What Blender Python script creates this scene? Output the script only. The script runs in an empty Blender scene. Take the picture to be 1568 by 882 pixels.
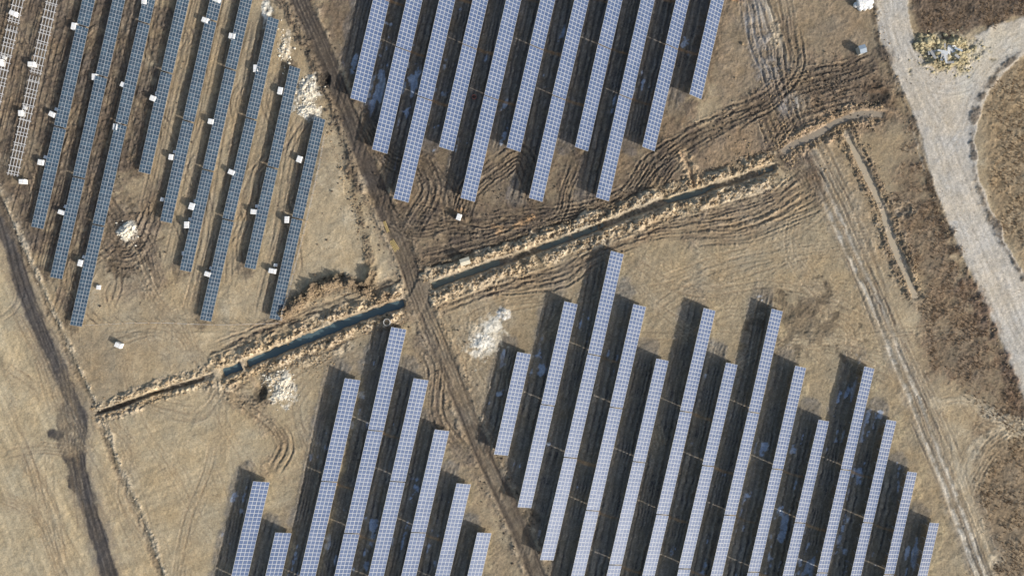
import bpy, math, random
import numpy as np
from mathutils import Vector
random.seed(4); RNG=np.random.default_rng(11)
S=0.172; HC=180.0
def wx(x): return (x-784.0)*S
def wy(y): return (441.0-y)*S
def lin(r,g,b):
    c=np.array([r,g,b],float)/255.0
    return np.where(c<=0.04045,c/12.92,((c+0.055)/1.055)**2.4)
scene=bpy.context.scene
# ------------------------------------------------------------------ grid
STEP=0.22
gx=np.arange(-152,152.01,STEP); gy=np.arange(91,-91.01,-STEP)
U,V=np.meshgrid(gx/S+784.0, 441.0-gy/S)
NY,NX=U.shape; PS=STEP/S; U0=U[0,0]; V0=V[0,0]
def vn(u,v,sx,sy,seed):
    L=np.random.default_rng(seed).random((257,257)); 
    x=u/sx+500.3; y=v/sy+500.7
    xi=np.floor(x).astype(int); yi=np.floor(y).astype(int)
    fx=x-xi; fy=y-yi; fx=fx*fx*(3-2*fx); fy=fy*fy*(3-2*fy)
    xi%=256; yi%=256
    a=L[yi,xi]; b=L[yi,xi+1]; c=L[yi+1,xi]; d=L[yi+1,xi+1]
    return ((a*(1-fx)+b*fx)*(1-fy)+(c*(1-fx)+d*fx)*fy)*2-1
def fb(scale,octv,seed,u=None,v=None,ani=1.0,ang=0.0,gain=0.55):
    if u is None: u,v=U,V
    ca,sa=math.cos(ang),math.sin(ang)
    p=u*ca+v*sa; q=-u*sa+v*ca
    t=0; a=1; n=0
    for o in range(octv):
        sc=scale/(2**o)
        t=t+a*vn(p,q,sc*ani,sc,seed*17+o); n+=a*a; a*=gain
    return np.clip(t/math.sqrt(n)*1.6,-1.6,1.6)
def sst(x): x=np.clip(x,0,1); return x*x*(3-2*x)
N_big=fb(180,4,1); N_mid=fb(45,5,2,gain=.65); N_sm=fb(12,4,3,gain=.65); N_f=fb(4.5,3,4,gain=.8); N_w=fb(26,5,5,gain=.65); N_w2=fb(60,3,6)
COL=np.zeros((NY,NX,3)); HT=np.zeros((NY,NX)); WET=np.zeros((NY,NX)); RGH=np.full((NY,NX),0.4)
def mix(a,b,m): return a*(1-m[...,None])+b*m[...,None]
g1,g2,g3=lin(168,150,118),lin(142,125,98),lin(186,169,137)
COL[:]=g1
COL=mix(COL,g2,sst(0.5+0.6*N_big+0.3*N_mid)*0.75)
COL=mix(COL,g3,sst(-0.2+0.6*N_mid-0.3*N_big+0.3*N_sm)*0.7)
def sp(pts,n=7.0):
    P=[np.array(p,float) for p in pts]
    if len(P)<3: return P
    Q=[2*P[0]-P[1]]+P+[2*P[-1]-P[-2]]; out=[]
    for i in range(1,len(Q)-2):
        p0,p1,p2,p3=Q[i-1:i+3]; k=max(2,int(np.linalg.norm(p2-p1)/n))
        for j in range(k):
            t=j/k
            out.append(0.5*((2*p1)+(p2-p0)*t+(2*p0-5*p1+4*p2-p3)*t*t+(3*p1-p0-3*p2+p3)*t**3))
    out.append(P[-1]); return out
def offs(pts,d):
    P=sp(pts,25); out=[]
    for i,p in enumerate(P):
        a=P[max(0,i-1)]; c=P[min(len(P)-1,i+1)]; e=(c-a)/np.linalg.norm(c-a); out.append((p[0]-e[1]*d,p[1]+e[0]*d))
    return out
def win(x0,y0,x1,y1):
    j0=max(0,int((x0-U0)/PS)); j1=min(NX,int((x1-U0)/PS)+2)
    i0=max(0,int((y0-V0)/PS)); i1=min(NY,int((y1-V0)/PS)+2)
    return i0,max(i0+1,i1),j0,max(j0+1,j1)
def dist(pts,pad,closed=False,raw=False):
    P=[np.array(p,float) for p in pts] if raw else sp(pts)
    if closed: P=P+[P[0]]
    A=np.array(P); X0,Y0=A.min(0)-pad; X1,Y1=A.max(0)+pad
    i0,i1,j0,j1=win(X0,Y0,X1,Y1); i0=min(i0,NY-1); j0=min(j0,NX-1)
    D=np.full((min(i1,NY)-i0,min(j1,NX)-j0),1e6); SG=np.full_like(D,1e6); T=np.zeros_like(D); acc=0
    i1=i0+D.shape[0]; j1=j0+D.shape[1]
    for a,b in zip(P[:-1],P[1:]):
        L=np.linalg.norm(b-a)
        if L<1e-6: continue
        w=win(min(a[0],b[0])-pad,min(a[1],b[1])-pad,max(a[0],b[0])+pad,max(a[1],b[1])+pad)
        w=(max(w[0],i0),min(w[1],i1),max(w[2],j0),min(w[3],j1))
        if w[1]<=w[0] or w[3]<=w[2]: acc+=L; continue
        sl=(slice(w[0]-i0,w[1]-i0),slice(w[2]-j0,w[3]-j0))
        u=U[w[0]:w[1],w[2]:w[3]]-a[0]; v=V[w[0]:w[1],w[2]:w[3]]-a[1]
        e=(b-a)/L; t=np.clip(u*e[0]+v*e[1],0,L)
        dx=u-t*e[0]; dy=v-t*e[1]; d=np.hypot(dx,dy); s=np.where(e[0]*v-e[1]*u>=0,1,-1)*d
        m=d<D[sl]
        D[sl][m]=d[m]; SG[sl][m]=s[m]; T[sl][m]=(acc+t)[m]; acc+=L
    return (slice(i0,i1),slice(j0,j1)),D,SG,T,acc
def inside(pts,sl):
    u=U[sl]; v=V[sl]; c=np.zeros(u.shape,bool); n=len(pts)
    for i in range(n):
        x1,y1=pts[i]; x2,y2=pts[(i+1)%n]
        if y1==y2: continue
        c^=((y1>v)!=(y2>v))&(u<(x2-x1)*(v-y1)/(y2-y1)+x1)
    return c
def zone(pts,col,st=1.0,soft=12,warp=12,rg=None,noise=0.0,full=False):
    pts=[tuple(p) for p in sp(list(pts)+[pts[0]],12)] if not full else pts
    sl,D,_,_,_=dist(pts,soft*2+warp*2+8,closed=True,raw=True)
    s=np.where(inside(pts,sl),D,-D)+warp*(0.7*N_w[sl]+0.3*N_sm[sl])
    m=sst(0.5+s/(2*soft))*st
    if noise: m=m*np.clip(1-noise+noise*(0.5+N_sm[sl]*0.6+N_w[sl]*0.6),0,1)
    COL[sl]=mix(COL[sl],col,m)
    if rg is not None: RGH[sl]=RGH[sl]*(1-m)+rg*m
    return sl,m
def stroke(pts,w,col,st=1.0,edge=3,wob=3,h=0,rg=None,noise=0.3,wet=0,taper=False):
    sl,D,SG,T,L=dist(pts,w/2+edge+wob*2+3)
    hw=w/2+wob*(0.6*N_w[sl]+0.5*N_sm[sl])
    if taper: hw=hw*np.clip(np.minimum(T,L-T)/(w*2.0),0,1)
    m=sst(0.5+(hw-D)/(2*edge))*st
    if noise: m=m*np.clip(1-noise+noise*(0.6+N_sm[sl]*0.7),0,1)
    COL[sl]=mix(COL[sl],col,m)
    if h: HT[sl]+=h*m
    if rg is not None: RGH[sl]=RGH[sl]*(1-m)+rg*m
    if wet: WET[sl]=np.maximum(WET[sl],m*wet)
def ruts(pts,n=1,spread=0,gauge=11,w=1.7,depth=0.1,col=lin(80,68,55),st=0.6,wobA=2,seed=0,edgecol=None,es=.5):
    r=random.Random(seed*31+n+int(pts[0][0])+int(pts[-1][1])*7)
    sl,D,SG,T,L=dist(pts,spread+gauge+8+wobA*2)
    M=np.zeros_like(D); R=np.zeros_like(D)
    fade=sst(np.minimum(T,L-T)/30+0.1)*(D<1e5)
    for k in range(n):
        off=r.uniform(-spread,spread) if n>1 else 0
        l1=r.uniform(35,90); ph=r.uniform(0,6.28); l2=r.uniform(90,220); ph2=r.uniform(0,6)
        s=SG-off-wobA*np.sin(T/l1+ph)-wobA*1.6*np.sin(T/l2+ph2)+0.6*N_f[sl]+.6*N_sm[sl]
        q=np.abs(s)-gauge/2
        cut=np.clip(0.7+1.0*vn(T+off*9,s*0+k*7.3+seed,55,1,seed+k+77),0.05,1)*np.clip(1+.4*N_f[sl],.3,1.3)
        M=np.maximum(M,np.exp(-(q/w)**2)*cut)
        R=np.maximum(R,np.exp(-((np.abs(q)-w*2.0)/(w*.8))**2)*cut*0.7)
    M*=fade; R*=fade
    m=np.clip(M*st*(0.85+0.4*N_sm[sl]),0,1)
    COL[sl]=mix(COL[sl],col,m)
    if edgecol is not None: COL[sl]=mix(COL[sl],edgecol,np.clip(R*es*(1-m),0,1))
    HT[sl]+=depth*1.2*(R*0.8-M)
mud=lin(90,78,66); mudd=lin(66,58,51); brown=lin(120,103,84); tan=lin(178,160,130); pale=lin(205,190,162); grav=lin(182,173,158)
# ------------------------------------------------------------------ zones
zone([(-200,250),(0,330),(60,470),(140,640),(150,760),(240,1000),(-200,1000)],lin(180,163,129),0.85,14,10)
zone([(150,640),(330,590),(500,560),(470,760),(350,1000),(250,1000),(170,760)],lin(170,152,118),0.8,20,16)
zone([(-200,-150),(260,-150),(235,60),(205,280),(170,330),(60,380),(-20,300),(-200,250)],lin(108,94,79),0.95,18,25,rg=1.1,noise=0.3)
zone([(235,-100),(480,-100),(490,200),(440,400),(330,480),(240,470),(230,250)],lin(162,143,110),0.8,18,20,rg=0.6,noise=0.2)
zone([(470,-150),(1120,-150),(1110,40),(1050,200),(1180,150),(1200,240),(1010,310),(850,340),(640,410),(560,260),(510,130)],lin(104,89,73),0.92,14,20,rg=1.0,noise=0.3)
zone([(1100,-150),(1340,-150),(1345,60),(1340,130),(1200,170),(1090,170)],lin(130,113,91),0.8,14,14,rg=0.9,noise=0.3)
zone([(740,480),(1000,370),(1260,300),(1340,480),(1400,640),(1480,830),(1520,1000),(820,1000),(760,760)],lin(146,130,101),0.85,18,14,rg=0.6,noise=0.3)
zone([(480,600),(600,490),(650,560),(720,690),(790,870),(860,1000),(420,1000)],lin(138,121,95),0.8,18,14,rg=0.7,noise=0.2)
zone([(1395,180),(1430,300),(1470,410),(1520,520),(1600,680),(1560,640),(1480,600),(1420,560),(1405,440),(1370,300)],lin(118,99,78),0.95,14,14,rg=1.2,noise=0.25)
zone([(1490,650),(1568,600),(1700,700),(1700,1000),(1600,1000),(1500,800)],lin(130,111,86),0.85,14,14,rg=1.0)
zone([(1392,-150),(1700,-150),(1700,20),(1568,25),(1490,50),(1400,40)],lin(104,88,72),0.95,8,8,rg=1.3)
zone([(1510,130),(1570,85),(1700,60),(1700,420),(1568,400),(1515,300)],lin(146,126,96),0.9,7,5,rg=1.0)
zone([(1050,190),(1170,165),(1185,235),(1060,290)],lin(150,126,96),0.6,14,10,rg=0.9)
zone([(1250,90),(1340,90),(1380,160),(1360,200),(1210,200)],lin(116,98,78),0.9,14,10,rg=1.5)
zone([(1210,210),(1300,190),(1350,300),(1420,460),(1400,480),(1330,400),(1280,330)],lin(146,128,102),0.7,10,10,rg=1.1,noise=0.3)
zone([(150,300),(240,270),(250,380),(230,450),(170,430)],lin(122,106,86),0.75,16,14,rg=1.0,noise=.4)
zone([(640,600),(655,520),(690,470),(760,450),(800,500),(760,560),(740,680)],lin(146,130,104),0.6,16,14,rg=.9,noise=.4)
pl=fb(7,3,31,ani=22,ang=math.radians(66)); zl=sst((150-U+(V-500)*0.25)/60)*sst((V-330)/60)
COL*= (1+0.14*pl*zl)[...,None]; HT+=0.025*pl*zl
pl=fb(6,3,33,ani=16,ang=math.radians(-22)); zl=sst((V-560)/60)*sst((U-150)/40)*sst((520-U)/60)
COL*= (1+0.08*pl*zl)[...,None]
# ------------------------------------------------------------------ rows
TD=np.array([-36.2,157.5])
rowsC=[(803,540,1),(875,463,2),(946,386,3),(980,467,4),(1015,550,3),(1087,473,4),(1121,556,3),(1191,474,4),(1227,561,3),(1262,643,3),(1332,562,3),(1366,643,3),(1398,722,2),(1432,800,2)]
rowsB=[(611,502,4),(540,580,3),(645,580,3),(677,658,3),(710,740,2),(742,815,2),(400,737,2),(434,815,2)]
rowsA=[(548,155,2),(581,233,3),(614,308,3),(683,229,2),(716,307,3),(786,230,3),(820,307,3),(890,229,2),(922,306,3),(993,229,3),(1065,149,2)]
tabs=[];rows=[]
for (x,y,n) in rowsC+rowsB:
    for k in range(n): tabs.append((x+TD[0]*(k+.5),y+TD[1]*(k+.5)))
    rows.append(((x,y),(x+TD[0]*n,y+TD[1]*n)))
for (x,y,n) in rowsA:
    for k in range(n): tabs.append((x-TD[0]*(k+.5),y-TD[1]*(k+.5)))
    rows.append(((x-TD[0]*n,y-TD[1]*n),(x,y)))
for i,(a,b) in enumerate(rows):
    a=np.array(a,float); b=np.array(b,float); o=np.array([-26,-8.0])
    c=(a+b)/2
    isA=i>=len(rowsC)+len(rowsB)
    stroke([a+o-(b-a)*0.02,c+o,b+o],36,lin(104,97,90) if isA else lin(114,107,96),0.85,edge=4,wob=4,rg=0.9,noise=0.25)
    if isA: stroke([a+(14,0),c+(14,0),b+(14,0)],12,lin(124,106,82),0.8,edge=4,wob=5,rg=1.0,noise=0.4)
    else: stroke([a+(13,0),c+(13,0),b+(13,0)],12,lin(164,146,110),0.6,edge=4,wob=4,rg=0.8,noise=0.4)
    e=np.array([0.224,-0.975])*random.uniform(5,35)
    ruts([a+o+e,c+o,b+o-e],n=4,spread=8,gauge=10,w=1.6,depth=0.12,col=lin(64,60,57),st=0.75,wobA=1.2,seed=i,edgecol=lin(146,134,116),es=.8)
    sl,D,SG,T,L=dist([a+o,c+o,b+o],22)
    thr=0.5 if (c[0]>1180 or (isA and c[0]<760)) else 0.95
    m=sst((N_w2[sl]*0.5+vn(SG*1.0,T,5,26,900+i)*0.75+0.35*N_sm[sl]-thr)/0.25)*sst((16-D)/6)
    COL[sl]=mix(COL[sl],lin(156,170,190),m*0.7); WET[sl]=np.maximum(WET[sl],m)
for (x,y,n) in rowsC+rowsB:
    for k in range(1,n):
        p=np.array([x,y])+TD*k
        if random.random()<0.8: stroke([p+(8,2),p+(22,8),p+(38,12)],3.5,lin(160,127,86),0.85,edge=1.3,wob=0.8,h=0.12)
for (x,y,n) in rowsA:
    for k in range(1,n):
        p=np.array([x,y])-TD*k
        stroke([p+(8,2),p+(22,8),p+(38,12)],3.5,lin(150,114,74),0.85,edge=1.3,wob=0.8,h=0.12)
rowsD=[(420,490,2),(382,412,2),(314,492,3),(283,416,3),(253,341,3),(220,266,2),(115,500,4),(85,427,4),(56,350,3)]
rowsF=[(22,272,3),(-12,195,2)]
TDD=np.array([-35.0,155.0]); tabsD=[];tabsF=[]
for lst,out in ((rowsD,tabsD),(rowsF,tabsF)):
    for (x,y,n) in lst:
        for k in range(n): out.append((x-TDD[0]*(k+.5),y-TDD[1]*(k+.5)))
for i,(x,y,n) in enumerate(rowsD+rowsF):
    b=np.array([x,y],float); a=b-TDD*n; c=(a+b)/2
    left=x<230
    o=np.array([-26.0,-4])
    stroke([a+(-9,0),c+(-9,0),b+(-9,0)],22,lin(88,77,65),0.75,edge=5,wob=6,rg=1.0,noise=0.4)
    ruts([a+o,c+o,b+o],n=7 if left else 4,spread=10,gauge=9,w=1.5,depth=0.15 if left else 0.09,col=lin(72,63,54) if left else mud,st=0.75 if left else 0.6,wobA=3,seed=50+i,edgecol=lin(158,138,110),es=.6)
    if left: stroke([a+o,c+o,b+o],22,lin(84,73,62),0.8,edge=8,wob=12,noise=0.9,rg=1.6)
for i in range(60):
    x=random.uniform(-10,460); y=random.uniform(-20,470); a=random.gauss(1.8,.35); L=random.uniform(25,90); k=random.uniform(-.5,.5)
    ruts([(x-L*math.cos(a),y-L*math.sin(a)),(x+k*20,y),(x+L*math.cos(a+k),y+L*math.sin(a+k))],n=1,gauge=9,w=1.5,depth=.08,col=mud,st=.6,wobA=3,seed=700+i,edgecol=lin(160,140,110))
# ------------------------------------------------------------------ right gravel road
rl=[(1338,-150),(1338,0),(1347,62),(1380,135),(1408,200),(1432,290),(1478,400),(1528,510),(1568,610),(1610,720),(1760,720),(1760,640),(1700,560),(1605,480),(1568,418),(1528,345),(1500,270),(1494,215),(1500,170),(1522,128),(1562,88),(1620,70),(1760,40),(1760,0),(1620,10),(1560,28),(1495,52),(1488,92),(1440,112),(1408,90),(1395,30),(1390,0),(1388,-150)]
sl,m=zone(rl,grav,1.0,2.2,2.5,rg=0.25,full=True)
HT[sl]+=0.12*m
RD=m; pts=[(1362,-60),(1372,60),(1420,170),(1462,290),(1520,420),(1600,600)]
s2,D,SG,T,L=dist(pts,90)
st_=vn(SG+2*N_w[s2],T,4,150,71)+0.8*vn(SG,T,9,240,72)+.4*vn(SG,T,2.2,80,73)
mm=np.zeros((NY,NX)); mm[sl]=RD; k=(mm[s2]>0.6)*np.clip(1-D/80,0,1)
COL[s2]*=(1+0.10*st_*k)[...,None]; HT[s2]+=0.02*st_*k
zone([(1500,60),(1568,35),(1700,10),(1700,50),(1568,80),(1500,125),(1470,150)],lin(196,186,164),.6,10,8)
stroke([(1395,60),(1425,150),(1470,190),(1495,150),(1530,110)],14,lin(164,154,138),0.4,edge=7,wob=6)
stroke([(1440,200),(1490,330),(1540,430),(1590,520)],9,lin(196,188,175),0.5,edge=7,wob=4)
rdc=lin(150,141,126)
for off in (-14,-3,9,20): ruts(offs(pts,off),n=1,gauge=10,w=1.8,depth=.01,col=rdc,st=.3,wobA=3,seed=int(40+off),edgecol=lin(200,192,178))
for j,p in enumerate(([(1400,90),(1430,160),(1470,190),(1500,140),(1560,60),(1640,35)],[(1440,240),(1470,190),(1500,120),(1560,50),(1640,30)],[(1380,60),(1420,130),(1480,130),(1530,80),(1640,50)])): ruts(p,n=2,spread=5,gauge=10,w=1.7,depth=.01,col=rdc,st=.35,wobA=2,seed=60+j,edgecol=lin(200,192,178))
for off,pp in ((0,[(1336,0),(1345,62),(1377,137),(1404,202),(1428,292),(1473,402),(1523,512),(1564,612)]),(1,[(1568,428),(1524,350),(1495,272),(1489,215),(1496,165),(1518,122),(1560,82)])):
    stroke(pp,8,lin(84,72,58),0.85,edge=3,wob=4,h=0.2,rg=1.4,noise=0.5)
stroke([(1480,430),(1530,540),(1568,640)],24,lin(108,88,71),0.8,edge=8,wob=6,rg=1.5)
# ------------------------------------------------------------------ tracks
main=[(435,-60),(458,0),(497,88),(538,190),(577,290),(620,390),(648,470),(690,570),(738,690),(790,800),(830,900),(860,980)]
stroke(main,54,lin(128,111,90),0.75,edge=7,wob=7,rg=0.9)
stroke(main,28,lin(94,83,71),1.0,edge=2.2,wob=2.5,rg=0.6,h=-0.15,noise=.12)
stroke([(435,-60),(460,0),(500,90),(540,190),(575,285),(598,335)],28,lin(72,65,60),0.95,edge=4,wob=4,noise=.15)
ruts(main,n=5,spread=7,gauge=11,w=1.6,depth=0.12,col=lin(66,58,50),st=0.7,wobA=1.2,seed=3,edgecol=lin(140,125,104))
for d_ in (-18,18): stroke(offs(main,d_),5,lin(158,141,114),0.7,edge=2.5,wob=3,h=0.25,rg=1.4,noise=.6)
stroke([(640,440),(650,475),(690,570),(738,690),(790,800),(830,900)],10,lin(132,118,97),0.7,edge=4,wob=3)
stroke([(430,-10),(455,40),(478,90),(500,150),(530,230),(550,320),(565,400)],12,lin(82,70,56),0.7,edge=4,wob=5,h=0.3,rg=1.8,noise=0.7)
lr=[(-60,240),(0,325),(28,420),(62,510),(95,580),(122,645),(116,690),(130,760),(150,825),(172,900),(190,980)]
stroke(lr,46,lin(134,121,102),0.8,edge=6,wob=4)
stroke(lr,25,lin(76,71,68),1.0,edge=2.2,wob=2.5,h=-0.06,noise=0.05,rg=0.45)
stroke([(102,632),(106,680),(118,735)],34,lin(70,65,62),1,edge=2.5,wob=5,noise=.1)
stroke([(76,664),(110,672)],16,lin(74,69,65),1,edge=2.5,wob=3,noise=.1)
ruts(lr,n=4,spread=5,gauge=9,w=1.4,depth=0.07,col=lin(52,49,47),st=0.6,wobA=1,seed=5,edgecol=lin(112,105,98),es=.4)
stroke([(-20,262),(30,380),(72,470),(112,560),(150,640),(180,725),(215,800),(252,900),(280,980)],9,lin(100,87,70),0.8,edge=3,wob=4,h=-0.4,rg=1.6,noise=0.4)
stroke([(-12,262),(38,380),(80,470),(120,560),(158,640),(189,725),(224,800),(261,900),(290,980)],6,lin(192,177,150),0.65,edge=2,wob=3,h=0.3,rg=1.6,noise=0.6)
rt=[(1140,-60),(1165,0),(1190,80),(1216,180),(1258,285),(1316,410),(1372,540),(1432,690),(1492,850),(1530,950)]
stroke(rt,32,lin(150,137,116),0.8,edge=5,wob=4,rg=0.6)
ruts(rt,n=3,spread=2.5,gauge=13,w=2.6,depth=0.1,col=lin(186,177,160),st=0.9,wobA=0.8,seed=9,edgecol=lin(112,98,78))
ruts(rt,n=3,spread=12,gauge=12,w=1.4,depth=0.1,col=lin(92,80,66),st=0.65,wobA=2,seed=19)
rt2=[(1185,-60),(1205,0),(1212,60),(1228,140),(1250,220),(1300,330),(1350,450),(1400,560),(1455,680),(1530,860)]
stroke(rt2,14,lin(148,135,113),0.5,edge=5,wob=5,noise=0.5)
ruts(rt2,n=3,spread=7,gauge=11,w=1.8,depth=0.1,col=lin(100,86,70),st=0.7,wobA=2,seed=12,edgecol=lin(180,165,140))
for i,(p,n,sprd,c) in enumerate([
 ([(1165,160),(1195,140),(1240,125),(1300,112),(1348,88)],9,14,mudd),
 ([(1165,160),(1182,200),(1195,235),(1230,262),(1250,300)],9,13,mudd),
 ([(1175,60),(1180,110),(1190,150),(1212,200),(1215,240)],7,14,mud),
 ([(1150,-20),(1160,60),(1180,110),(1200,160)],4,10,lin(120,118,116)),
 ([(1100,180),(1150,165),(1190,140),(1215,100),(1205,40)],5,9,mud),
 ([(640,400),(760,372),(850,345),(930,325),(990,290),(1040,230),(1100,195),(1170,160)],9,10,mudd),
 ([(620,330),(700,345),(780,338),(870,330),(960,300),(1000,255),(1060,215)],8,13,mudd),
 ([(900,375),(1000,350),(1100,340),(1180,312),(1240,275)],9,12,lin(96,80,63)),
 ([(1060,360),(1140,350),(1210,320),(1255,300)],5,12,lin(112,96,76)),
 ([(720,440),(800,432),(860,420),(900,390),(940,370)],6,10,mud),
 ([(560,180),(600,240),(650,250),(690,290),(700,350)],6,12,mudd),
 ([(640,240),(660,290),(640,330),(625,360)],6,11,mudd),
 ([(700,340),(720,290),(770,250),(800,240),(830,320)],6,10,mudd),
 ([(880,240),(860,290),(850,330),(800,345)],4,9,mudd),
 ([(1000,235),(985,270),(960,310),(930,330)],5,9,mudd),
 ([(590,320),(640,350),(690,335),(740,350),(790,330)],5,10,mudd),
 ([(140,270),(170,330),(215,370),(240,440)],6,12,mud),
 ([(150,360),(190,390),(220,360),(240,300)],4,9,mud),
 ([(1320,150),(1260,170),(1215,190),(1180,240)],5,12,mud),
 ([(640,520),(670,560),(672,640),(720,700)],4,9,mud),
 ([(330,590),(400,640),(430,680),(410,720)],3,9,lin(112,96,76)),
]):
    stroke(p,sprd*2+10,c*1.25,0.6,edge=9,wob=9,rg=1.4,noise=0.4)
    ruts(p,n=n,spread=sprd,gauge=10,w=1.6,depth=0.18,col=c,st=0.8,wobA=3,seed=100+i,edgecol=lin(162,141,112),es=.65)
for p in ([(755,345),(780,350),(815,332)],[(765,355),(775,335)],[(690,325),(712,322)]): stroke(p,5,lin(160,127,88),0.7,edge=2,wob=3,noise=0.7)
faint=lin(124,107,83)
FT=[[(1000,480),(1080,430),(1180,400),(1290,380)],[(1010,440),(1120,400),(1230,350),(1280,300)],[(960,400),(1060,450),(1180,440),(1300,460)],[(1230,300),(1215,380),(1260,450),(1340,500)],[(1240,470),(1300,500),(1310,550),(1370,590)],
 [(150,640),(200,690),(190,760),(230,830)],[(340,600),(330,700),(290,800),(270,900)],[(150,520),(240,500),(300,545),(320,575)],[(200,380),(240,460),(290,520),(310,570)],[(0,700),(60,685),(110,690)],[(0,560),(70,610),(110,680)],[(30,700),(80,780),(100,880)],[(0,760),(60,800),(100,900)],[(345,610),(420,600),(470,560),(560,520)],[(350,590),(300,640),(200,620),(150,650)],
 [(690,440),(730,480),(720,560),(740,600)],[(700,500),(760,470),(840,450)],[(880,430),(860,480),(830,520)],[(480,700),(450,620),(500,560)],[(1460,600),(1500,650),(1560,660)],[(1480,760),(1520,690),(1568,660)],[(245,470),(225,520),(270,560)],
 [(20,480),(60,560),(90,640)],[(10,620),(40,700),(60,800)],[(660,480),(700,520),(760,560)],[(1000,640),(1010,700)],[(300,480),(360,500),(430,500)]]
for i,p in enumerate(FT):
    stroke(p,22,lin(140,123,96),.45,edge=8,wob=6,noise=.5)
    ruts(p,n=3,spread=6,gauge=11,w=1.5,depth=0.05,col=faint,st=0.55,wobA=3,seed=200+i,edgecol=lin(184,166,135))
r=random.Random(5)
for i in range(75):
    x=r.uniform(960,1320); y=r.uniform(330,540); right=i<35
    if not right: x=r.uniform(-20,500); y=r.uniform(500,880)
    if i>65: x=r.uniform(640,760); y=r.uniform(440,600)
    a=r.uniform(-0.5,0.9) if right else r.uniform(0.95,1.5); L=r.uniform(50,170); k=r.uniform(-0.3,0.3)
    p=[(x-L*math.cos(a),y-L*math.sin(a)),(x+k*40,y+k*30),(x+L*math.cos(a+k),y+L*math.sin(a+k))]
    ruts(p,n=1,gauge=11,w=1.4,depth=0.02,col=lin(126,108,83),st=0.35,wobA=2,seed=300+i,edgecol=lin(184,166,134),es=.3)
for p in ([(1430,620),(1480,612),(1530,640),(1600,650)],[(1470,740),(1490,690),(1520,665),(1568,655)],[(1455,655),(1475,740),(1520,860)]): stroke(p,15,lin(180,165,137),0.8,edge=5,wob=4); ruts(p,n=2,spread=2,gauge=9,w=1.5,depth=.05,col=lin(130,113,88),st=.5,seed=5)
# ------------------------------------------------------------------ trenches
def trench(pts,halfw,depth,bank,bw,bankcol,floorcol,seed,dn=0.0):
    sl,D,SG,T,L=dist(pts,halfw+bw*2+16)
    nn=N_w[sl]*0.5+N_sm[sl]*0.5
    ed=sst(np.minimum(T,L-T)/8)
    hw=halfw*(1+0.26*nn)
    cut=sst((hw-D)/(halfw*0.65)+0.25)*ed
    if dn: cut=cut*np.clip(1-dn*sst(0.5+1.2*vn(T,T*0,55,1,seed)),0,1)
    b=np.exp(-((D-halfw-bw*0.75-3*N_w[sl])/(bw*0.5))**2)*ed
    mb=sst((halfw+bw*1.6+bw*0.6*nn-D)/(bw*0.5))*ed
    COL[sl]=mix(COL[sl],bankcol,mb*np.clip(0.75+0.35*N_sm[sl]+0.25*N_w[sl],0,1))
    br=sst((nn+0.15)/0.5)*mb
    COL[sl]=mix(COL[sl],brown,br*0.5)
    fur=vn(SG+1.5*N_w[sl],T,3.2,45,seed+500)*mb*(1-cut)
    COL[sl]*=(1+0.16*fur)[...,None]
    COL[sl]=mix(COL[sl],floorcol,cut*0.9)
    HT[sl]+=bank*b*np.clip(0.7+0.8*N_sm[sl]+0.5*N_f[sl],0,2)*(1-cut)+.13*fur
    HT[sl]=HT[sl]*(1-cut)-depth*cut
    RGH[sl]=RGH[sl]*(1-mb)+2.0*mb
tl=[(336,573),(380,556),(450,527),(520,498),(575,478),(622,463)]
tr=[(655,440),(700,424),(745,408),(820,383),(910,350),(1000,315),(1060,297),(1130,274),(1192,254)]
tfar=[(140,634),(180,622),(235,602),(290,586),(328,573)]
for P_,sg,rng_ in ((tr,1,(20,29)),(tr,-1,(20,)),(tl,-1,(20,29)),(tl,1,(20,))):
    for d_ in rng_:
        stroke(offs(P_,sg*d_),9,lin(190,170,136),0.85,edge=3,wob=5,h=0.32,rg=2.0,noise=.5)
        stroke(offs(P_,sg*(d_+6)),5,lin(80,67,53),0.8,edge=2,wob=4,h=-0.22,noise=.5)
ruts(offs(tr,36),n=3,spread=4,gauge=9,w=1.7,depth=.14,col=mud,st=.7,seed=801,edgecol=lin(176,154,122)); ruts(offs(tl,-38),n=3,spread=4,gauge=9,w=1.7,depth=.14,col=mud,st=.7,seed=802,edgecol=lin(176,154,122))
trench(tr,6,1.3,0.55,12,lin(196,177,144),lin(84,78,68),1,dn=0.35)
trench(tl,7.5,1.6,0.65,10,lin(190,170,138),lin(76,73,66),2)
trench(tfar,4,0.9,0.3,9,lin(186,168,136),lin(76,65,54),3,dn=0.2)
trench([(1040,228),(1058,262),(1062,292)],3,0.3,0.15,6,lin(190,162,122),lin(160,134,102),4)
for p,w in (([(628,480),(648,440)],26),([(368,548),(378,572),(392,590)],9)): 
    sl,D,SG,T,L=dist(p,w+10,raw=True); m=sst((w/2-D)/3+0.5)
    HT[sl]=HT[sl]*(1-m)+0.15*m; COL[sl]=mix(COL[sl],lin(132,115,92) if w>20 else lin(170,150,120),m*0.85)
ruts([(600,350),(622,400),(646,465),(680,550)],n=5,spread=6,gauge=11,w=1.6,depth=0.1,col=lin(76,66,56),st=0.7,wobA=1,seed=31,edgecol=lin(150,134,110))
sl,D,SG,T,L=dist([(330,572),(318,578)],18,raw=True); m=sst((9-D)/3); COL[sl]=mix(COL[sl],tan,m)
drain=[(1196,236),(1215,222),(1250,206),(1285,186),(1320,174),(1358,176)]
dr2=[(1292,196),(1312,235),(1332,275),(1352,320),(1366,365),(1385,410),(1405,460)]
trench(drain,5.5,0.5,0.25,9,lin(166,142,112),lin(130,118,102),5,dn=0.2)
trench(dr2,5.5,0.45,0.15,8,lin(160,140,112),lin(158,144,124),6,dn=0.1)
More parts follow.
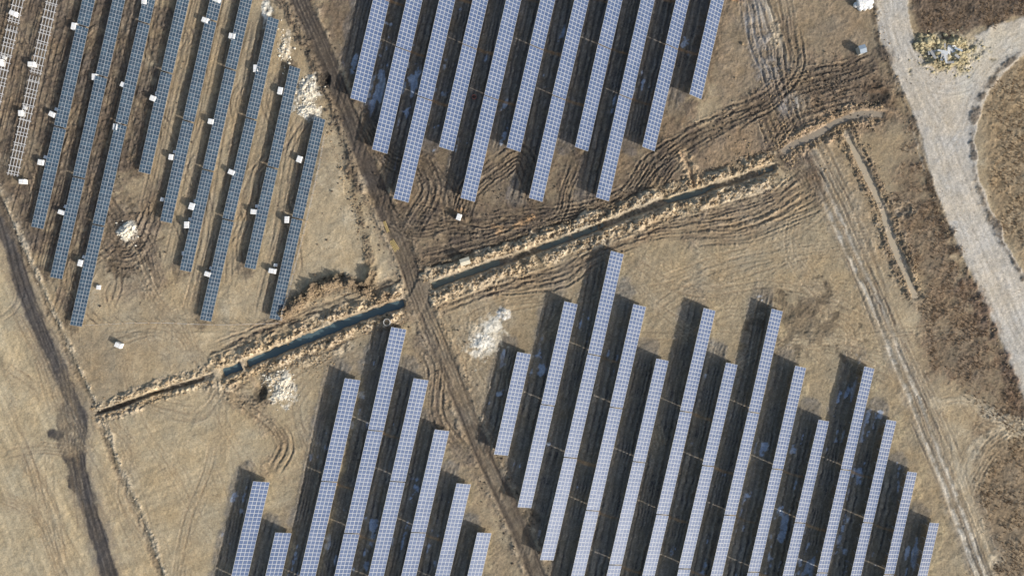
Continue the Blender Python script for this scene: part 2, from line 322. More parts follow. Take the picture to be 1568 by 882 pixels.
trench([(1366,330),(1385,322),(1392,335)],6,0.45,0.15,7,lin(150,132,106),lin(140,126,106),7)
for d_ in (-13,13): stroke(offs(dr2,d_),5,lin(96,82,64),.7,edge=2,wob=4,h=.2,rg=1.8,noise=.6)
stroke([(425,488),(450,468),(478,448),(500,440),(530,436),(560,446),(585,460)],24,lin(130,111,87),0.85,edge=5,wob=6,rg=2.2)
sl,D,SG,T,L=dist([(425,488),(445,470),(465,455),(480,440),(500,432),(522,427),(548,438),(566,432),(572,405)],22)
hump=np.exp(-((D-3)/6)**2)*sst(np.minimum(T,L-T)/15)
HT[sl]+=1.5*hump*(0.8+0.5*N_sm[sl]); RGH[sl]=np.maximum(RGH[sl],1.8*hump); COL[sl]=mix(COL[sl],lin(90,76,60),hump*0.8)
def mound(x,y,rx,ry,h,col,ang=0,rg=2.0,st=0.9,wp=0.35):
    R=max(rx,ry)*1.9; w=win(x-R,y-R,x+R,y+R); sl=(slice(w[0],w[1]),slice(w[2],w[3]))
    u=U[sl]-x; v=V[sl]-y; ca,sa=math.cos(ang),math.sin(ang)
    q=np.hypot((u*ca+v*sa)/rx,(-u*sa+v*ca)/ry)+wp*(N_w[sl]*0.6+N_sm[sl]*0.7)
    m=sst((1.15-q)/0.4)
    HT[sl]+=h*sst(1.1-q)*(0.75+0.35*N_sm[sl]); COL[sl]=mix(COL[sl],col,m*st*np.clip(.9+.3*N_f[sl],0,1)); RGH[sl]=RGH[sl]*(1-m)+rg*m
pal=lin(226,217,196)
mound(195,356,36,34,0.2,lin(108,94,77),0,1.5,0.85,0.6); mound(200,395,30,20,0.2,lin(112,97,79),0,1.5,0.8,0.6)
mound(195,355,17,16,1.2,pal,rg=1.3); mound(470,140,14,28,0.8,pal,0.25,rg=1.3,wp=.5); mound(468,170,18,12,0.7,pal,rg=1.3,wp=.5); mound(436,70,9,28,0.5,lin(206,192,166),0.2,1.3,wp=.5); mound(408,10,8,20,0.5,pal,wp=.5)
mound(740,522,26,30,0.2,lin(206,194,170),0.5,0.8,0.85,0.6); mound(738,525,15,20,0.3,lin(226,218,200),0.4,0.8,.9,.6); mound(772,481,11,11,0.9,lin(232,226,214),rg=1); mound(752,500,18,10,0.3,pal,-0.6,0.9); mound(718,500,16,14,0.2,lin(170,153,124),0,1.3,.8,.7)
mound(433,597,16,24,0.8,pal,0.2,1.4,wp=.5); mound(415,580,14,10,0.5,tan); mound(352,597,12,6,0.5,tan); mound(470,552,20,8,0.7,tan,-0.3)
mound(520,535,20,8,0.6,tan,-0.35); mound(385,615,26,8,0.4,lin(150,131,104),0.2)
mound(1450,86,46,32,.4,lin(196,182,150),-.1,1.6,wp=.5)
mound(1416,66,18,16,0.9,lin(146,134,104)); mound(1450,88,30,18,1.0,lin(150,138,104),-0.1,2.4,wp=.5); mound(1462,64,18,9,1.4,lin(128,119,88)); mound(1424,98,20,9,1.0,lin(140,128,98))
mound(1345,150,16,12,-0.9,lin(70,64,57),0,1.4); mound(1345,135,22,7,0.5,lin(94,78,62)); mound(498,122,8,13,-1.3,lin(40,37,34),0,0.6)
mound(397,600,10,12,-1.6,lin(70,63,54),0,0.6); mound(815,795,16,10,0.3,lin(120,106,86),0.9,2)
mound(1188,50,8,24,0.2,lin(176,161,136)); mound(1240,500,60,30,.1,lin(104,91,73),.3,1,.7,.9); mound(1250,470,30,20,.1,lin(110,96,78),.3,1,.6,.9)
for _ in range(60):
    x=r.uniform(600,1190); t=(x-655)/(1192-655); y=440-t*186+r.uniform(-26,26)+(-12 if x<700 else 0)
    mound(x,y,r.uniform(2,5),r.uniform(2,4),r.uniform(0.2,0.5),lin(150,129,101),0,1.8,0.6)
white=RNG.standard_normal((NY,NX)); RC=np.clip(RGH,.35,1.3)
COL*=np.clip(1+0.16*N_f*RC+0.15*N_sm*RC+0.08*N_w*np.clip(RGH*1.5,.5,1),0.35,1.7)[...,None]
HT+=np.clip(RGH,0,1.6)*(0.08*N_sm+0.06*N_f+0.022*white)+0.06*N_mid
COL*=np.clip(1+0.05*white,0.8,1.2)[...,None]
bl=fb(30,3,40); COL[...,0]*=1+0.03*bl; COL[...,2]*=1-0.05*bl
lum=COL@np.array([.3,.6,.1]); COL=mix(COL,lum[...,None],np.full(lum.shape,0.13))*0.99
def hz(x,y):
    j=np.clip(((np.asarray(x)-U0)/PS).astype(int),0,NX-1); i=np.clip(((np.asarray(y)-V0)/PS).astype(int),0,NY-1)
    return HT[i,j]
# ------------------------------------------------------------------ ground mesh (one sheet, out to the horizon)
ext=[]; d=1.0; p=0
while p<3500: p+=d; ext.append(p); d*=1.22
ext=np.array(ext)
X=np.concatenate([gx[0]-ext[::-1],gx,gx[-1]+ext]); Y=np.concatenate([gy[0]+ext[::-1],gy,gy[-1]-ext])
ne=len(ext); ci=np.clip(np.arange(len(Y))-ne,0,NY-1); cj=np.clip(np.arange(len(X))-ne,0,NX-1)
FC=COL[np.ix_(ci,cj)]; FH=HT[np.ix_(ci,cj)]; FW=WET[np.ix_(ci,cj)]
XX,YY=np.meshgrid(X,Y)
od=np.maximum(np.maximum(np.abs(XX)-152,np.abs(YY)-91),0); f=np.clip(od/50,0,1)
uu=XX/S; vv=YY/S
far=fb(400,4,60,uu,vv); gf=mix(np.broadcast_to(g1,FC.shape).copy(),g2,sst(0.5+0.5*far))
FC=mix(FC,gf,f); FH=FH*(1-f)+f*far*np.minimum(od/300,1)*2.0
nr,nc=XX.shape
co=np.stack([XX,YY,FH],-1).reshape(-1,3).astype(np.float32)
idx=np.arange(nr*nc,dtype=np.int32).reshape(nr,nc)
q=np.stack([idx[1:,:-1],idx[1:,1:],idx[:-1,1:],idx[:-1,:-1]],-1).reshape(-1,4)
def mk(name,co,faces,k,mats,smooth=False,mi=None):
    me=bpy.data.meshes.new(name); n=len(faces)
    me.vertices.add(len(co)); me.vertices.foreach_set("co",np.asarray(co,np.float32).ravel())
    me.loops.add(n*k); me.loops.foreach_set("vertex_index",np.asarray(faces,np.int32).ravel())
    me.polygons.add(n); me.polygons.foreach_set("loop_start",np.arange(0,n*k,k,dtype=np.int32))
    me.update(calc_edges=True); me.polygons.foreach_set("use_smooth",np.full(n,smooth))
    for m in mats: me.materials.append(m)
    o=bpy.data.objects.new(name,me); scene.collection.objects.link(o); return o
# ------------------------------------------------------------------ materials
def newmat(name):
    m=bpy.data.materials.new(name); m.use_nodes=True; nt=m.node_tree; return m,nt,nt.nodes["Principled BSDF"]
def simple(name,col,rough=0.7,metal=0,var=0.12,scale=3.0):
    m,nt,b=newmat(name); tc=nt.nodes.new("ShaderNodeTexCoord"); n=nt.nodes.new("ShaderNodeTexNoise"); n.inputs["Scale"].default_value=scale; n.inputs["Detail"].default_value=5
    nt.links.new(tc.outputs["Object"],n.inputs["Vector"]); mp=nt.nodes.new("ShaderNodeMapRange"); mp.inputs[3].default_value=1-var*1.5; mp.inputs[4].default_value=1+var*1.5
    nt.links.new(n.outputs["Fac"],mp.inputs[0]); mx=nt.nodes.new("ShaderNodeVectorMath"); mx.operation='SCALE'; mx.inputs[0].default_value=tuple(col)
    nt.links.new(mp.outputs[0],mx.inputs["Scale"]); nt.links.new(mx.outputs[0],b.inputs["Base Color"]); b.inputs["Roughness"].default_value=rough; b.inputs["Metallic"].default_value=metal
    return m
mg,nt,b=newmat("ground_soil_and_dry_grass")
at=nt.nodes.new("ShaderNodeAttribute"); at.attribute_name="Col"; aw=nt.nodes.new("ShaderNodeAttribute"); aw.attribute_name="wet"
tc=nt.nodes.new("ShaderNodeTexCoord"); n1=nt.nodes.new("ShaderNodeTexNoise"); n1.inputs["Scale"].default_value=2.4; n1.inputs["Detail"].default_value=6; n1.inputs["Roughness"].default_value=0.75
nt.links.new(tc.outputs["Object"],n1.inputs["Vector"]); mp=nt.nodes.new("ShaderNodeMapRange"); mp.inputs[1].default_value=0.25; mp.inputs[2].default_value=0.75; mp.inputs[3].default_value=0.6; mp.inputs[4].default_value=1.4
nt.links.new(n1.outputs["Fac"],mp.inputs[0]); vm=nt.nodes.new("ShaderNodeVectorMath"); vm.operation='SCALE'; nt.links.new(at.outputs["Color"],vm.inputs[0]); nt.links.new(mp.outputs[0],vm.inputs["Scale"])
nt.links.new(vm.outputs[0],b.inputs["Base Color"])
mr=nt.nodes.new("ShaderNodeMapRange"); mr.inputs[3].default_value=0.95; mr.inputs[4].default_value=0.2; nt.links.new(aw.outputs["Fac"],mr.inputs[0]); nt.links.new(mr.outputs[0],b.inputs["Roughness"])
b.inputs["Specular IOR Level"].default_value=0.2
bp=nt.nodes.new("ShaderNodeBump"); bp.inputs["Strength"].default_value=0.5; bp.inputs["Distance"].default_value=0.12; nt.links.new(n1.outputs["Fac"],bp.inputs["Height"]); nt.links.new(bp.outputs[0],b.inputs["Normal"])
g=mk("ground",co,q,4,[mg],smooth=True)
ca=g.data.attributes.new("Col",'FLOAT_COLOR','POINT'); rgba=np.ones((nr*nc,4),np.float32); rgba[:,:3]=np.clip(FC.reshape(-1,3),0.01,0.85); ca.data.foreach_set("color",rgba.ravel())
wa=g.data.attributes.new("wet",'FLOAT','POINT'); wa.data.foreach_set("value",FW.ravel().astype(np.float32))
def water(name,pts,hw,z,col,rough=0.08):
    m,nt,b=newmat(name+"_surface"); b.inputs["Base Color"].default_value=(*col,1); b.inputs["Roughness"].default_value=rough
    n=nt.nodes.new("ShaderNodeTexNoise"); n.inputs["Scale"].default_value=1.5; t=nt.nodes.new("ShaderNodeTexCoord"); nt.links.new(t.outputs["Object"],n.inputs["Vector"]); bb=nt.nodes.new("ShaderNodeBump"); bb.inputs["Strength"].default_value=0.08; nt.links.new(n.outputs["Fac"],bb.inputs["Height"]); nt.links.new(bb.outputs[0],b.inputs["Normal"])
    P=sp(pts); vs=[];fs=[]
    for i,p in enumerate(P):
        a=P[max(0,i-1)]; c=P[min(len(P)-1,i+1)]; e=(c-a)/np.linalg.norm(c-a); nrm=np.array([-e[1],e[0]])*hw
        for s_ in (1,-1): vs.append((wx(p[0]+s_*nrm[0]),wy(p[1]+s_*nrm[1]),z))
    for i in range(len(P)-1): fs.append((2*i,2*i+1,2*i+3,2*i+2))
    return mk(name,np.array(vs),np.array(fs),4,[m])
water("water",tl,8,-0.95,lin(84,102,106))
water("water",tr,7.5,-1.02,lin(106,112,102))
water("water",drain,6,-0.33,lin(146,134,116),0.3)
water("water",dr2+[(1408,466)],6,-0.3,lin(172,158,134),0.35)
# ------------------------------------------------------------------ solar tables
alu=simple("aluminium_frame",(0.5,0.52,0.54),0.6,0.0,0.05)
steel=simple("galvanised_steel",(0.5,0.5,0.5),0.5,0.2,0.1)
def glass(name,ca_,cb_,rough,spec):
    m,nt,b=newmat(name); tc=nt.nodes.new("ShaderNodeTexCoord"); n=nt.nodes.new("ShaderNodeTexNoise"); n.inputs["Scale"].default_value=0.35; n.inputs["Detail"].default_value=4
    oi=nt.nodes.new("ShaderNodeObjectInfo"); ad=nt.nodes.new("ShaderNodeVectorMath"); ad.operation='ADD'; sc=nt.nodes.new("ShaderNodeMath"); sc.operation='MULTIPLY'; sc.inputs[1].default_value=90
    nt.links.new(oi.outputs["Random"],sc.inputs[0]); nt.links.new(tc.outputs["Object"],ad.inputs[0]); nt.links.new(sc.outputs[0],ad.inputs[1]); nt.links.new(ad.outputs[0],n.inputs["Vector"])
    at=nt.nodes.new("ShaderNodeAttribute"); at.attribute_name="mod"
    am=nt.nodes.new("ShaderNodeMath"); am.operation='MULTIPLY_ADD'; am.inputs[1].default_value=0.5; nt.links.new(at.outputs["Fac"],am.inputs[0]); 
    sb=nt.nodes.new("ShaderNodeMath"); sb.operation='MULTIPLY_ADD'; sb.inputs[1].default_value=0.7; sb.inputs[2].default_value=-0.1; nt.links.new(n.outputs["Fac"],sb.inputs[0]); nt.links.new(sb.outputs[0],am.inputs[2])
    cr=nt.nodes.new("ShaderNodeMix"); cr.data_type='RGBA'; cr.inputs[6].default_value=(*ca_,1); cr.inputs[7].default_value=(*cb_,1); nt.links.new(am.outputs[0],cr.inputs[0])
    nt.links.new(cr.outputs[2],b.inputs["Base Color"]); b.inputs["Roughness"].default_value=rough; b.inputs["IOR"].default_value=1.5; b.inputs["Specular IOR Level"].default_value=spec
    return m
gl1=glass("solar_cell_glass",lin(66,84,116),lin(90,104,132),0.42,0.15)
gl2=glass("solar_cell_glass_dark",lin(40,56,72),lin(64,84,100),0.35,0.3)
class MB:
    def __init__(s): s.v=[];s.f=[];s.m=[];s.a=[]
    def box(s,c,ex,ey,ez,m):
        c=Vector(c);ex=Vector(ex);ey=Vector(ey);ez=Vector(ez);b0=len(s.v)
        for sx in(-1,1):
            for sy in(-1,1):
                for sz in(-1,1): s.v.append(tuple(c+ex*sx+ey*sy+ez*sz)); s.a.append(0)
        for f in((0,1,3,2),(4,6,7,5),(0,4,5,1),(2,3,7,6),(0,2,6,4),(1,5,7,3)): s.f.append(tuple(b0+i for i in f)); s.m.append(m)
    def beam(s,p,q,w,m):
        p=Vector(p);q=Vector(q);d=(q-p); e=d.normalized(); u=e.cross(Vector((0,1,0))); 
        if u.length<.1: u=e.cross(Vector((1,0,0)))
        u.normalize(); w2=e.cross(u); s.box((p+q)/2,d/2,u*w,w2*w,m)
    def quad(s,c,ex,ey,m,a=0):
        c=Vector(c);ex=Vector(ex);ey=Vector(ey);b0=len(s.v)
        for t in((-1,-1),(1,-1),(1,1),(-1,1)): s.v.append(tuple(c+ex*t[0]+ey*t[1])); s.a.append(a)
        s.f.append((b0,b0+1,b0+2,b0+3)); s.m.append(m)
    def mesh(s,name,mats):
        me=bpy.data.meshes.new(name); me.from_pydata(s.v,[],s.f)
        for m in mats: me.materials.append(m)
        me.polygons.foreach_set("material_index",s.m); at=me.attributes.new("mod",'FLOAT','POINT'); at.data.foreach_set("value",s.a); me.update(); return me
def table(name,cols,pw,ml,nrow,tilt,zc,mats,inset,modules=True,seed=1):
    rr=random.Random(seed); B=MB(); th=math.radians(tilt); ct,st_=math.cos(th),math.sin(th)
    SX=Vector((ct,0,-st_)); N=Vector((st_,0,ct)); C=Vector((0,0,zc)); Lh=cols*pw/2; W=nrow*(ml+0.03)/2
    if modules:
        for i in range(cols):
            y=-Lh+(i+.5)*pw
            for j in range(nrow):
                s_=-W+(j+.5)*(ml+0.03); c=C+SX*s_+Vector((0,y,0))+N*rr.uniform(-.006,.006)
                B.box(c,SX*(ml/2),Vector((0,pw/2-0.012,0)),N*0.018,0)
                a=rr.random()
                for hf in(-1,1): B.quad(c+SX*(hf*(ml/4-0.005))+N*0.022,SX*(ml/4-inset),Vector((0,pw/2-0.012-inset,0)),1,a)
    else:
        for i in range(0,cols,2):
            y=-Lh+(i+.5)*pw; B.box(C+Vector((0,y,0))-N*0.03,SX*W,(0,0.08,0),N*0.03,2)
    for s_ in ((-W*.75,-W*.25,W*.25,W*.75)): B.box(C+SX*s_-N*0.08,SX*(0.04 if modules else .06),(0,Lh,0),N*0.04,2)
    npst=8
    for i in range(npst):
        y=-Lh+1.2+i*(2*Lh-2.4)/(npst-1)
        B.box(C+Vector((0,y,0))-N*0.17,SX*W*.95,(0,0.05,0),N*0.05,2)
        for s_ in(-W*.5,W*.5):
            t=C+SX*s_-N*0.2; B.box((t.x,y+0.11,(t.z-0.6)/2),(0.06,0,0),(0,0.05,0),(0,0,(t.z+0.6)/2),2)
        a=C+SX*(-W*.9)-N*0.22; t=C+SX*(-W*.5)-N*0.22; B.beam((a.x,y-0.1,a.z),(t.x,y-0.1,0.5),0.03,2)
    return B.mesh(name,mats)
def link(name,me,x,y,z=0,rot=0,sc=(1,1,1)):
    o=bpy.data.objects.new(name,me); o.location=(x,y,z); o.rotation_euler=(0,0,rot); o.scale=sc; scene.collection.objects.link(o); return o
meT=[table("solar_panel_table",26,1.048,2.05,2,27,1.78,[alu,gl1,steel],0.045,seed=k) for k in range(3)]
meD=[table("solar_panel_table_dark",26,1.03,1.36,2,20,1.05,[alu,gl2,steel],0.025,seed=9+k) for k in range(2)]
meF=table("mounting_frame",26,1.03,1.36,2,20,1.0,[alu,gl2,steel],0.03,modules=False)
ra=-math.atan(36.2/157.5)
for i,(x,y) in enumerate(tabs):
    k=(HC-1.78)/HC; link("solar_panel_table",meT[i%3],wx(x)*k,wy(y)*k,random.uniform(-.05,.05),ra+random.gauss(0,.002))
for i,(x,y) in enumerate(tabsD):
    k=(HC-1.05)/HC; o=link("solar_panel_table",meD[i%2],wx(x)*k,wy(y)*k,random.uniform(-.05,.05),-math.atan(35/155)+random.gauss(0,.003))
for i,(x,y) in enumerate(tabsF):
    link("mounting_frame",meF,wx(x),wy(y),0,-math.atan(35/155))
# ------------------------------------------------------------------ pallets of modules
wrap=simple("white_wrap",(0.8,0.8,0.78),0.5,0,0.06); wood=simple("pallet_wood",(0.42,0.3,0.18),0.8,0,0.2); card=simple("cardboard",(0.55,0.43,0.28),0.8,0,0.1)
def pallet():
    B=MB()
    for y in(-.7,-.35,0,.35,.7): B.box((0,y,0.13),(0.6,0,0),(0,0.07,0),(0,0,0.012),1)
    for x in(-.5,0,.5):
        B.box((x,0,0.09),(0.05,0,0),(0,0.82,0),(0,0,0.028),1); 
        for y in(-.7,0,.7): B.box((x,y,0.03),(0.05,0,0),(0,0.07,0),(0,0,0.03),1)
    z0,z1,z2=0.145,1.12,1.2; b0=len(B.v)
    for (hx,hy,z) in ((.58,.82,z0),(.6,.84,0.6),(.58,.82,z1),(.5,.74,z2)):
        for sx,sy in((-1,-1),(1,-1),(1,1),(-1,1)): B.v.append((sx*hx,sy*hy,z)); B.a.append(0)
    for l in range(3):
        for i in range(4): B.f.append((b0+l*4+i,b0+l*4+(i+1)%4,b0+l*4+4+(i+1)%4,b0+l*4+4+i)); B.m.append(0)
    B.f.append((b0+12,b0+13,b0+14,b0+15)); B.m.append(0)
    for y in(-.4,.4): B.box((0,y,1.204),(0.52,0,0),(0,0.02,0),(0,0,0.004),2)
    return B.mesh("module_pallet",[wrap,wood,card])
mp_=pallet()
for (x,y) in [(115,43),(22,23),(315,34),(356,58),(392,107),(429,141),(2,98),(51,101),(146,120),(190,132),(236,153),(34,175),(82,177),(178,196),(324,188),(263,242),(65,250),(355,265),(458,245),(36,279),(389,325),(295,317),(248,306),(439,337),(287,345),(96,326),(125,403),(319,420),(417,415),(182,528),(703,333),(332,2),(222,5),(150,440),(280,388)]:
    n=1.08 if y not in(440,388,306) else 0.7
    xx=x+(2 if x<470 else 0)
    link("module_pallet",mp_,wx(xx),wy(y),float(hz(xx,y))-0.03,ra+random.choice([0,math.pi/2])+random.uniform(-.25,.25),(n*random.uniform(.9,1.15),n*random.uniform(.8,1.05),1.3 if n>1 else n))
    if random.random()<0.45 and n>1: link("module_pallet",mp_,wx(xx+3),wy(y-9),float(hz(xx+3,y-9))-0.03,ra+random.uniform(-.3,.3),(0.8,0.5,0.4))
# ------------------------------------------------------------------ small shed, well ring, pipes, boards
roofm=simple("shed_sheet_roof",(0.60,0.55,0.42),0.6,0,0.1); wallm=simple("shed_wall",(0.5,0.47,0.4),0.8,0,0.1); dk=simple("dark_opening",(0.03,0.03,0.035),0.5); blue=simple("blue_grey_roof",(0.32,0.38,0.44),0.5)
def shed(rm,lx,ly,h):
    B=MB(); B.box((0,0,h/2),(lx,0,0),(0,ly,0),(0,0,h/2),1)
    for s_ in(-1,1):
        d=Vector((0,s_*(ly+.12),-0.28)); B.box((0,s_*(ly+.12)/2,h+0.19),(lx+.15,0,0),d/2,(0,0.0,0.02),0)
    B.box((lx+0.01,0,0.85),(0.012,0,0),(0,0.35,0),(0,0,0.85),2); B.box((lx*.2,-ly-0.01,1.2),(0.3,0,0),(0,0.012,0),(0,0,0.25),2)
    return B.mesh("site_shed",[rm,wallm,dk])
link("site_shed",shed(roofm,1.15,0.8,1.9),wx(713),wy(401),float(hz(713,401)),0.3)
link("site_shed",shed(blue,0.75,0.95,1.9),wx(1316),wy(79),float(hz(1316,79)),0.3)
conc=simple("concrete",(0.4,0.39,0.37),0.9,0,0.15)
import bmesh
def ring(name,R,r_,h,m):
    bm=bmesh.new(); n=28; L=[]
    for (rad,z) in((R,0),(R,h),(R-.03,h+.03),(R-r_+.02,h+.03),(R-r_,h-.02),(R-r_,0.05)):
        L.append([bm.verts.new((rad*math.cos(6.2832*i/n),rad*math.sin(6.2832*i/n),z)) for i in range(n)])
    for a,b_ in zip(L[:-1],L[1:]):
        for i in range(n): bm.faces.new((a[i],a[(i+1)%n],b_[(i+1)%n],b_[i]))
    me=bpy.data.meshes.new(name); bm.to_mesh(me); me.materials.append(m); return me
link("concrete_well_ring",ring("concrete_well_ring",0.95,0.16,0.8,conc),wx(594),wy(493),float(hz(594,493)))
link("concrete_well_ring",ring("concrete_well_ring",0.6,0.12,0.6,simple("rusty",(0.35,0.14,0.1))),wx(726),wy(149),0)
yel=simple("yellow_timber",(0.62,0.47,0.2),0.7,0,0.1)
B=MB()
for i in range(5): B.box((random.uniform(-.2,.2),i*0.32-.6,0.1+0.06*(i%2)),(1.5,0,0),(random.uniform(-.05,.05),0.07,0),(0,0,0.05),0)
me=B.mesh("timber_stack",[yel]); link("timber_stack",me,wx(603),wy(376),float(hz(603,376))+.05,-1.0); link("timber_stack",me,wx(591),wy(347),float(hz(591,347))+.05,-1.2,(1,.5,1))
def bag():
    bm=bmesh.new(); n=16; L=[]
    for (rad,z) in((.40,0),(.5,.12),(.54,.45),(.5,.8),(.36,.95),(.16,.98)):
        ring_=[]
        for i in range(n):
            a=6.2832*i/n; sq=1/max(abs(math.cos(a)),abs(math.sin(a))); k=rad*(0.6+0.4*sq)*(1+.05*math.sin(3*a+z*5)); ring_.append(bm.verts.new((k*math.cos(a),k*math.sin(a),z+.03*math.sin(5*a))))
        L.append(ring_)
    for a,b_ in zip(L[:-1],L[1:]):
        for i in range(n): bm.faces.new((a[i],a[(i+1)%n],b_[(i+1)%n],b_[i]))
    bm.faces.new(L[-1])
    for sx in(-1,1):
        for sy in(-1,1):
            bmesh.ops.create_cube(bm,size=1,matrix=__import__('mathutils').Matrix.Translation((sx*.38,sy*.38,1.0))@__import__('mathutils').Matrix.Diagonal((.05,.05,.25,1)))
    me=bpy.data.meshes.new("bulk_bag"); bm.to_mesh(me); me.materials.append(wrap); return me
mb=bag()
for i in range(38):
    x=1321+random.gauss(0,8); y=8+random.gauss(0,6)-(0 if i<26 else 8)
    link("bulk_bag",mb,wx(x),wy(y),random.choice([0,0,.85]),random.uniform(0,3),(1.25,1.25,.9))
# ------------------------------------------------------------------ rocks, clods
t=(1+5**.5)/2
ico=np.array([(-1,t,0),(1,t,0),(-1,-t,0),(1,-t,0),(0,-1,t),(0,1,t),(0,-1,-t),(0,1,-t),(t,0,-1),(t,0,1),(-t,0,-1),(-t,0,1)])/1.9
icf=np.array([(0,11,5),(0,5,1),(0,1,7),(0,7,10),(0,10,11),(1,5,9),(5,11,4),(11,10,2),(10,7,6),(7,1,8),(3,9,4),(3,4,2),(3,2,6),(3,6,8),(3,8,9),(4,9,5),(2,4,11),(6,2,10),(8,6,7),(9,8,1)])
def rocks(name,xy,size,mat,flat=0.7):
    xy=np.array(xy); n=len(xy); z=hz(xy[:,0],xy[:,1]); sz=RNG.gamma(2.0,size/2.0,n).clip(size*.3,size*3.5)
    a=RNG.uniform(0,6.28,n); v=ico[None]*RNG.uniform(.6,1.3,(n,12,1))*sz[:,None,None]
    c,s_=np.cos(a)[:,None],np.sin(a)[:,None]
    vx=v[...,0]*c-v[...,1]*s_; vy=(v[...,0]*s_+v[...,1]*c)*.8; vz=v[...,2]*flat
    P=np.stack([vx+wx(xy[:,0])[:,None],vy+wy(xy[:,1])[:,None],vz+(z+sz*.2)[:,None]],-1).reshape(-1,3)
    F=(icf[None]+(np.arange(n)*12)[:,None,None]).reshape(-1,3)
    return mk(name,P,F,3,[mat])
def along(pts,n,spread,inner=0):
    P=sp(pts); out=[]
    for _ in range(n):
        q_=random.choice([-1,1])*(inner+abs(random.gauss(0,spread))); a=random.uniform(-3,3)
        i=random.randrange(len(P)-1); e=P[i+1]-P[i]; e=e/np.linalg.norm(e); out.append((P[i][0]-e[1]*q_+e[0]*a,P[i][1]+e[0]*q_+e[1]*a))
    return out
def blob(x,y,sx,sy,n): return [(random.gauss(x,sx),random.gauss(y,sy)) for _ in range(n)]
clod=simple("earth_clods",lin(152,132,104),0.95,0,0.3,0.6); stone=simple("pale_limestone",lin(220,211,192),0.9,0,0.2,0.8); dcl=simple("dark_mud_clods",lin(90,78,65),0.9,0,0.3,0.6)
rocks("soil_clods",along(tr,3600,10,9)+along(tl,2200,9,10)+along(tfar,500,5,5)+along(drain,900,8,7)+along(dr2,900,7,7)+along([(430,480),(480,445),(530,436),(580,455)],1000,8)+blob(470,555,30,12,350)+blob(1190,200,40,60,700),0.14,clod)
rocks("mud_clods",along(main,900,12,14)+blob(750,320,110,30,800)+along([(640,400),(760,372),(930,325),(1040,230),(1170,160)],900,12)+blob(1270,135,45,25,1000)+along([(430,-10),(478,90),(530,230),(565,400)],700,5)+blob(120,150,70,110,1500)+blob(200,380,25,30,300),0.13,dcl)
rocks("rubble_pile",blob(196,355,7,7,260)+blob(470,142,6,12,420)+blob(468,168,8,5,200)+blob(434,75,5,14,160)+blob(433,598,8,11,380)+blob(415,582,8,6,150),0.13,stone)
rocks("rubble_pile",blob(772,481,4,5,140)+blob(740,522,12,14,300),0.08,stone)
rocks("rubble_pile",blob(1450,86,20,13,520)+blob(1418,68,9,7,170)+blob(1462,66,8,4,110),0.24,simple("mixed_rubble",lin(172,160,126),0.9,0,0.4,0.35))
rocks("stone_line",along([(-12,262),(38,380),(80,470),(120,560),(158,640),(189,725),(224,800),(261,900)],500,2.5),0.1,simple("grey_stone",lin(176,163,140),0.9,0,0.3,0.6))
rocks("stone_line",along([(497,190),(520,260),(545,330),(560,400),(590,450)],260,3)+along([(1336,0),(1377,137),(1428,292),(1523,512),(1564,612)],260,3),0.12,clod)
B=MB()
for i in range(16):
    x=random.gauss(1448,13); y=random.gauss(86,8); a=random.uniform(0,3.1); z=float(hz(x,y))+random.uniform(.25,.6); l=random.uniform(.5,1.5)
    ex=Vector((math.cos(a)*l,math.sin(a)*l,random.uniform(-.3,.3))); ey=ex.cross(Vector((0,0,1))).normalized()*random.uniform(.15,.6); B.box((wx(x),wy(y),z),ex,ey,(0,0,.08),random.choice([0,0,1,2]))
me=B.mesh("broken_concrete_slabs",[conc,wrap,blue]); link("broken_concrete_slabs",me,0,0)
# ------------------------------------------------------------------ dry grass and scrub (blades)
def tufts(name,n,boxf,h,w,mat,nb=5,dens=None):
    x0,y0,x1,y1=boxf; X_=RNG.uniform(x0,x1,n); Y_=RNG.uniform(y0,y1,n)
    i=np.clip(((Y_-V0)/PS).astype(int),0,NY-1); j=np.clip(((X_-U0)/PS).astype(int),0,NX-1)
    if dens is not None: k=RNG.random(n)<dens[i,j]; X_=X_[k];Y_=Y_[k];i=i[k];j=j[k]
    n=len(X_); z=HT[i,j]
    hh=h*RNG.uniform(.5,1.4,(n,1)); a=RNG.uniform(0,6.28,(n,nb)); r0=w*RNG.uniform(.2,1,(n,nb)); le=hh*RNG.uniform(.1,.8,(n,nb))
    bx=wx(X_)[:,None]+np.cos(a)*r0; by=wy(Y_)[:,None]+np.sin(a)*r0; tw=w*.35; p=a+1.57
    A=np.stack([bx+np.cos(p)*tw,by+np.sin(p)*tw,np.broadcast_to(z[:,None]-.03,bx.shape)],-1)
    Bv=np.stack([bx-np.cos(p)*tw,by-np.sin(p)*tw,np.broadcast_to(z[:,None]-.03,bx.shape)],-1)
    C_=np.stack([bx+np.cos(a)*le,by+np.sin(a)*le,z[:,None]+hh*RNG.uniform(.6,1,(n,nb))],-1)
    Vv=np.stack([A,Bv,C_],2).reshape(-1,3); F=np.arange(len(Vv)).reshape(-1,3); return mk(name,Vv,F,3,[mat])
def pm(pts,soft=8):
    M=np.zeros((NY,NX)); sl,D,_,_,_=dist(pts,soft*2,closed=True,raw=True); s=np.where(inside(pts,sl),D,-D)+10*N_w[sl]; M[sl]=sst(.5+s/soft/2)*np.clip(.55+.6*N_w[sl]+.5*N_sm[sl],0.03,1); return M
sh=np.zeros((NY,NX))
for z_ in ([(1385,190),(1425,300),(1468,410),(1515,520),(1600,690),(1480,600),(1430,560),(1410,440),(1380,300)],[(1395,-60),(1700,-60),(1700,0),(1560,18),(1490,42),(1405,35)],[(1520,140),(1575,95),(1700,75),(1700,430),(1575,400),(1520,300)],[(1500,720),(1600,640),(1700,700),(1700,980),(1560,980)]): sh=np.maximum(sh,pm(z_))
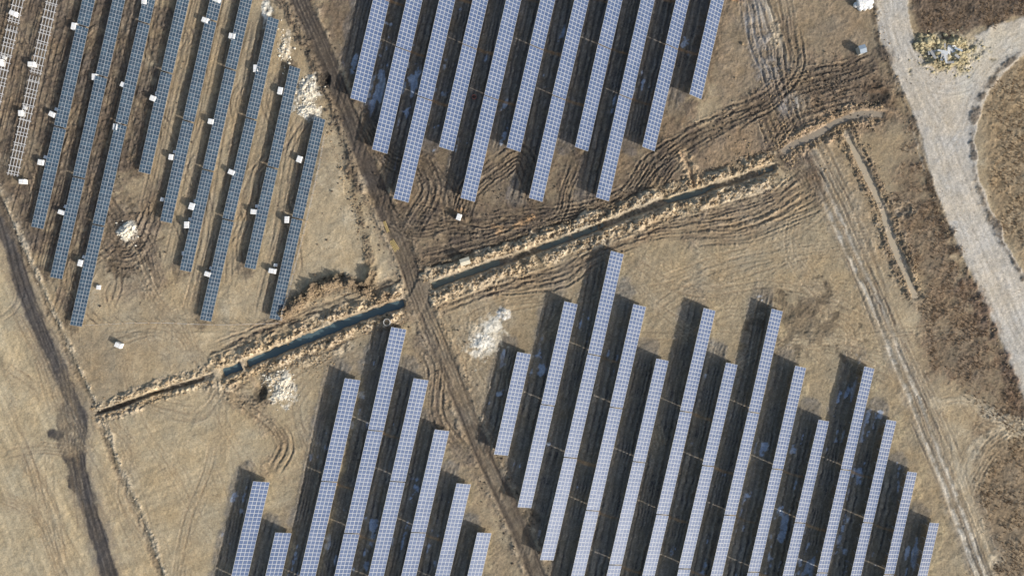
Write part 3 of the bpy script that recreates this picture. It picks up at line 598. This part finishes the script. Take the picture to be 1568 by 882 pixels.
scr=simple("dry_scrub",lin(138,115,88),0.9,0,0.35,0.3); scr2=simple("dead_grass",lin(176,156,122),0.9,0,0.3,0.3)
tufts("dry_scrub",40000,(1370,-60,1690,980),0.45,0.14,scr,6,sh)
gm=np.clip(0.25+0.6*N_w+0.4*N_sm,0,1)*np.clip(1.3-RGH,0,1)*(HT>-0.15)*(np.abs(COL[...,0]-g1[0])<0.14)
tufts("dead_grass",80000,(-60,-60,1630,940),0.18,0.13,scr2,4,gm)
# ------------------------------------------------------------------ wire fence round the unfinished block
def fence(pts):
    B=MB(); P=sp(pts,17)
    for i,p in enumerate(P):
        z=float(hz(p[0],p[1])); B.box((wx(p[0]),wy(p[1]),z+.65),(.05,0,0),(0,.05,0),(0,0,.8),0)
        if i:
            o=P[i-1]; zo=float(hz(o[0],o[1]))
            for h in(.4,.9,1.3): B.beam((wx(o[0]),wy(o[1]),zo+h),(wx(p[0]),wy(p[1]),z+h),.012,1)
    me=B.mesh("wire_fence",[wood,steel]); link("wire_fence",me,0,0)
fence([(498,208),(488,262),(470,340),(450,420),(432,492)]); fence([(130,498),(230,494),(330,497),(430,495)])
# ------------------------------------------------------------------ light, world, camera
sv=Vector((0.841*math.cos(math.radians(26)),-0.541*math.cos(math.radians(26)),math.sin(math.radians(26))))
L=bpy.data.lights.new("sun",'SUN'); L.energy=4.4; L.angle=math.radians(.7); L.color=(1,.965,.92); lo=bpy.data.objects.new("sun",L); lo.rotation_euler=sv.to_track_quat('Z','Y').to_euler(); scene.collection.objects.link(lo)
w=bpy.data.worlds.new("World"); scene.world=w; w.use_nodes=True; nt=w.node_tree; bg=nt.nodes["Background"]; sk=nt.nodes.new("ShaderNodeTexSky"); sk.sky_type='NISHITA'; sk.sun_disc=False; sk.sun_elevation=math.radians(26); sk.sun_rotation=math.atan2(sv.x,sv.y); sk.dust_density=3.0; sk.air_density=1.2
nt.links.new(sk.outputs[0],bg.inputs[0]); bg.inputs[1].default_value=0.15
cam=bpy.data.cameras.new("camera"); cam.lens=24; cam.sensor_width=36; cam.clip_end=8000; cam.clip_start=1; co_=bpy.data.objects.new("camera",cam); co_.location=(0,0,HC); co_.rotation_euler=(0,0,0); scene.collection.objects.link(co_); scene.camera=co_
scene.view_settings.view_transform='Standard'; scene.view_settings.look='None'; scene.view_settings.exposure=0
